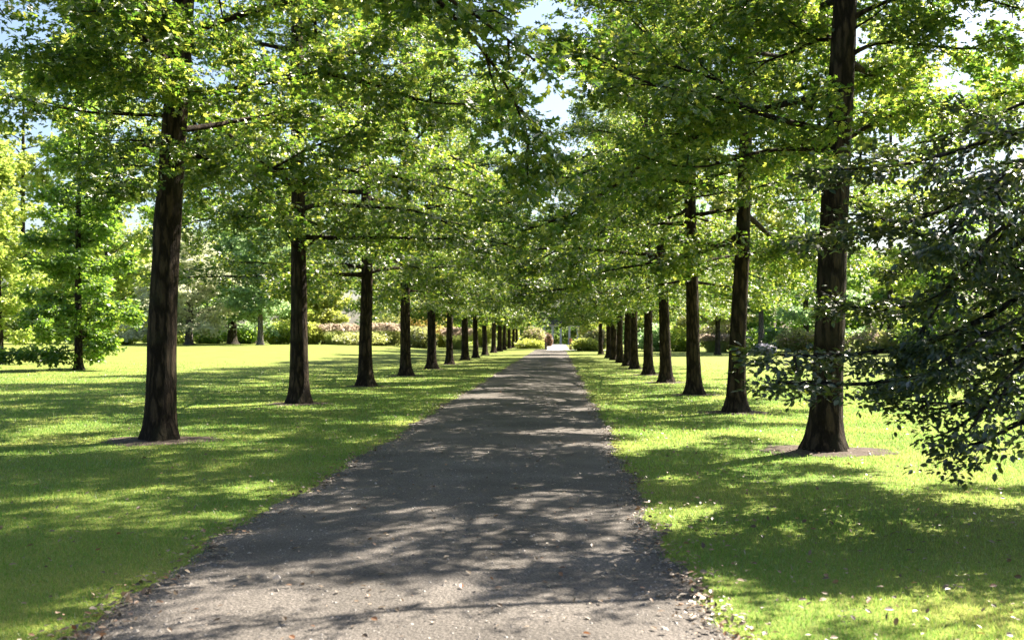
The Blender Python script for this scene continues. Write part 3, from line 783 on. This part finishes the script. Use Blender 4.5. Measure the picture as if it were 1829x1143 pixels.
# grass blades
rng = np.random.default_rng(7)
n = 620000
y = 4.2 * (60 / 4.2) ** rng.uniform(0, 1, n)
half_l = (VX + 40) / F * y + 1.2; half_r = (1829 - VX + 40) / F * y + 1.2
x = rng.uniform(0, 1, n) * (half_l + half_r) - half_l
ok = on_lawn(x, y, -.05) 
nearedge = np.minimum(abs(x - edge_l(y)), abs(x - edge_r(y)))
ok &= (nearedge > .10) | (rng.uniform(0, 1, n) < .55)
ok &= rng.uniform(0, 1, n) > smooth(20, 60, y) * .93
x, y = x[ok], y[ok]; n = len(x)
patch = .5 + .5 * np.sin(x * 1.7 + np.sin(y * 1.3) * 2) * np.sin(y * 1.1 + np.cos(x * .9) * 2)
ws = np.maximum(1, y / 7)
w = .0055 * ws * rng.uniform(.7, 1.3, n); h = rng.uniform(.014, .036, n) * (.8 + .45 * patch) * np.minimum(1.3, .8 + y / 40)
a = rng.uniform(0, 6.28, n); la = rng.uniform(0, 6.28, n); ll = h * rng.uniform(.2, 1.0, n)
z = ground_z(x, y)
V = np.zeros((n, 3, 3))
V[:, 0] = np.stack([x + np.cos(a) * w / 2, y + np.sin(a) * w / 2, z - .004], 1)
V[:, 1] = np.stack([x - np.cos(a) * w / 2, y - np.sin(a) * w / 2, z - .004], 1)
V[:, 2] = np.stack([x + np.cos(la) * ll, y + np.sin(la) * ll, z + h], 1)
o = link('grass', mesh_data('grass', V.reshape(-1, 3), [np.arange(n * 3).reshape(-1, 3)], M['grass']))
tag(o, 'short mown grass growing over the lawn', 'grass', kind='stuff')

# fallen leaves: drifts along both path edges, a scatter over lawn and path
rng = np.random.default_rng(9)
def litter_pts():
    n1 = 6500
    y1 = 4.3 * (75 / 4.3) ** rng.uniform(0, 1, n1); s = rng.uniform(0, 1, n1) < .5
    dens = .5 + .5 * np.sin(y1 * 1.9) * np.sin(y1 * .7 + 1)
    x1 = np.where(s, edge_l(y1) + .04 - rng.normal(0, .085, n1), edge_r(y1) - .04 + rng.normal(0, .085, n1))
    keep = rng.uniform(0, 1, n1) < .35 + .65 * dens
    n2 = 3200
    y2 = 4.5 * (45 / 4.5) ** rng.uniform(0, 1, n2); x2 = edge_r(y2) + rng.exponential(4.5, n2)
    n3 = 1500
    y3 = 4.5 * (40 / 4.5) ** rng.uniform(0, 1, n3); x3 = edge_l(y3) - rng.exponential(5, n3)
    n4 = 900
    y4 = 4.6 * (30 / 4.6) ** rng.uniform(0, 1, n4); x4 = rng.uniform(-2.6, .8, n4)
    return np.concatenate([x1[keep], x2, x3, x4]), np.concatenate([y1[keep], y2, y3, y4])
x, y = litter_pts(); n = len(x)
inpath = (x > edge_l(y)) & (x < edge_r(y))
z = ground_z(x, y) + np.where(inpath, .028, .045) + rng.uniform(0, .012, n)
D = np.stack([rng.normal(0, 1, n), rng.normal(0, 1, n), rng.normal(0, .25, n)], 1)
N = rng.normal(0, .35, (n, 3)) + [0, 0, 1]
o = link('fallen_leaves', leaf_mesh('fallen_leaves', np.stack([x, y, z], 1), D, N, .036 * rng.uniform(.5, 1.6, n), 'ovate', M['litter']))
tag(o, 'dry brown leaves drifted along the path edges and lawn', 'fallen leaves', kind='stuff')

# loose stones on the path
n = 9000
y = 4.4 * (26 / 4.4) ** rng.uniform(0, 1, n); x = rng.uniform(-2.55, .78, n)
edge_bias = rng.uniform(0, 1, n) < .35
x = np.where(edge_bias, np.where(rng.uniform(0, 1, n) < .5, edge_l(y) + abs(rng.normal(0, .16, n)), edge_r(y) - abs(rng.normal(0, .16, n))), x)
f = (x - edge_l(y)) / (edge_r(y) - edge_l(y))
z = .006 + .018 * np.sin(pi * np.clip(f, 0, 1))
oct_ = np.array([[1, 0, 0], [0, 1, 0], [-1, 0, 0], [0, -1, 0], [0, 0, .7], [0, 0, -.4]], float)
s = .006 * rng.lognormal(0, .45, n)
ang = rng.uniform(0, 6.28, n); ca, sa = np.cos(ang), np.sin(ang)
O = oct_[None] * rng.uniform(.6, 1.3, (n, 6, 1)) * s[:, None, None]
V = np.stack([x[:, None] + O[..., 0] * ca[:, None] - O[..., 1] * sa[:, None], y[:, None] + O[..., 0] * sa[:, None] + O[..., 1] * ca[:, None], z[:, None] + O[..., 2]], -1)
tri = np.array([(0, 1, 4), (1, 2, 4), (2, 3, 4), (3, 0, 4), (1, 0, 5), (2, 1, 5), (3, 2, 5), (0, 3, 5)])
o = link('gravel', mesh_data('gravel', V.reshape(-1, 3), [(tri[None] + (np.arange(n) * 6)[:, None, None]).reshape(-1, 3)], M['pebble']))
tag(o, 'loose small stones on the cinder path', 'gravel', kind='stuff')

# ------------------------------------------------------------------ things at the far end
pg = thing('pergola', 'long lilac grey pergola with square columns and dark roof closing the avenue', 'pergola', (0, 186, 0))
cols = [at(px, 600, 186)[0] for px in (926, 941, 956.5, 972, 987, 1001.5, 1017, 1032, 1047)]
for cx in cols:
    for cy in (0, 3.6):
        mb = MB(); mb.box((cx, cy, 1.62), (.40, .40, 3.2)); mb.box((cx, cy, .1), (.54, .54, .2)); mb.box((cx, cy, 3.28), (.52, .52, .14))
        link('column', mb.mesh('column', M['stone'], False), pg)
mid = (cols[0] + cols[-1]) / 2; wl = cols[-1] - cols[0] + 1.6
mb = MB(); mb.box((mid, 0, 3.52), (wl, .34, .34)); mb.box((mid, 3.6, 3.52), (wl, .34, .34)); link('beam', mb.mesh('beam', M['stone'], False), pg)
mb = MB()
mb.add([(mid - wl / 2, -.7, 3.70), (mid + wl / 2, -.7, 3.70), (mid + wl / 2, 1.8, 4.7), (mid - wl / 2, 1.8, 4.7), (mid + wl / 2, 4.3, 3.70), (mid - wl / 2, 4.3, 3.70),
        (mid - wl / 2, -.7, 3.82), (mid + wl / 2, -.7, 3.82), (mid + wl / 2, 1.8, 4.84), (mid - wl / 2, 1.8, 4.84), (mid + wl / 2, 4.3, 3.82), (mid - wl / 2, 4.3, 3.82)],
       [(0, 3, 2, 1), (3, 5, 4, 2), (6, 7, 8, 9), (9, 8, 10, 11), (0, 1, 7, 6), (5, 11, 10, 4)], [(1, 2, 8), (1, 8, 7), (2, 4, 10), (2, 10, 8), (3, 0, 6), (3, 6, 9), (5, 3, 9), (5, 9, 11)])
link('roof', mb.mesh('roof', M['darkroof'], False), pg)

def gate_post(px, label):
    c = at(px, 600, 116)
    t = thing('gate_post', label, 'post', (c[0], 116, 0), group='posts at the end of the avenue')
    mb = MB(); mb.box((0, 0, .45), (.30, .30, .9)); mb.box((0, 0, .06), (.38, .38, .12)); link('shaft', mb.mesh('shaft', M['postwood'], False), t)
    mb = MB(); mb.lathe([(.0, .9), (.22, .9), (.24, .96), (.16, 1.0), (.14, 1.06), (.19, 1.2), (.15, 1.3), (.05, 1.36), (0, 1.37)]); link('finial', mb.mesh('finial', M['terracotta']), t)
gate_post(975, 'short brown gate post left of the pale paving')
gate_post(1019, 'short brown gate post right of the pale paving')

# ------------------------------------------------------------------ light, sky, camera
SUN_AZ, SUN_EL = math.radians(50), math.radians(50)      # from straight ahead, turned to the right
w = bpy.data.worlds.new('World'); scene.world = w; w.use_nodes = True
nt = w.node_tree; bg = nt.nodes['Background']
sky = nt.nodes.new('ShaderNodeTexSky'); sky.sky_type = 'NISHITA'; sky.sun_disc = False
sky.sun_elevation = SUN_EL; sky.sun_rotation = SUN_AZ; sky.altitude = 0; sky.air_density = 1.0; sky.dust_density = 2.2; sky.ozone_density = 1.0
nt.links.new(sky.outputs[0], bg.inputs[0]); bg.inputs[1].default_value = .05
ld = bpy.data.lights.new('sun', 'SUN'); ld.energy = 5.0; ld.angle = math.radians(.5); ld.color = (1, .89, .73)
so = bpy.data.objects.new('sun', ld); COL.objects.link(so)
so.location = (20, 20, 40); so.rotation_euler = (pi / 2 - SUN_EL, 0, pi - SUN_AZ)

cd = bpy.data.cameras.new('camera'); cam = bpy.data.objects.new('camera', cd); COL.objects.link(cam)
cd.sensor_width = 36; cd.lens = 36 * F / 1829
cd.shift_x = -(VX - 914.5) / 1829; cd.shift_y = (VY - 571.5) / 1829
cd.clip_start = .1; cd.clip_end = 3000
cam.location = (0, 0, CAM_Z); cam.rotation_euler = (pi / 2, 0, 0)
cd.dof.use_dof = True; cd.dof.focus_distance = 15; cd.dof.aperture_fstop = 2.8
scene.camera = cam

vs = scene.view_settings
vs.view_transform = 'Standard'; vs.look = 'None'; vs.gamma = 1; vs.exposure = 2.38
scene.display_settings.display_device = 'sRGB'
c = scene.cycles
c.max_bounces = 6; c.diffuse_bounces = 3; c.glossy_bounces = 2; c.transmission_bounces = 4; c.transparent_max_bounces = 8; c.volume_bounces = 0
c.use_denoising = True; c.denoiser = 'OPENIMAGEDENOISE'; c.denoising_input_passes = 'RGB_ALBEDO_NORMAL'
c.sample_clamp_indirect = 6
c.caustics_reflective = False; c.caustics_refractive = False
scene.render.use_persistent_data = False
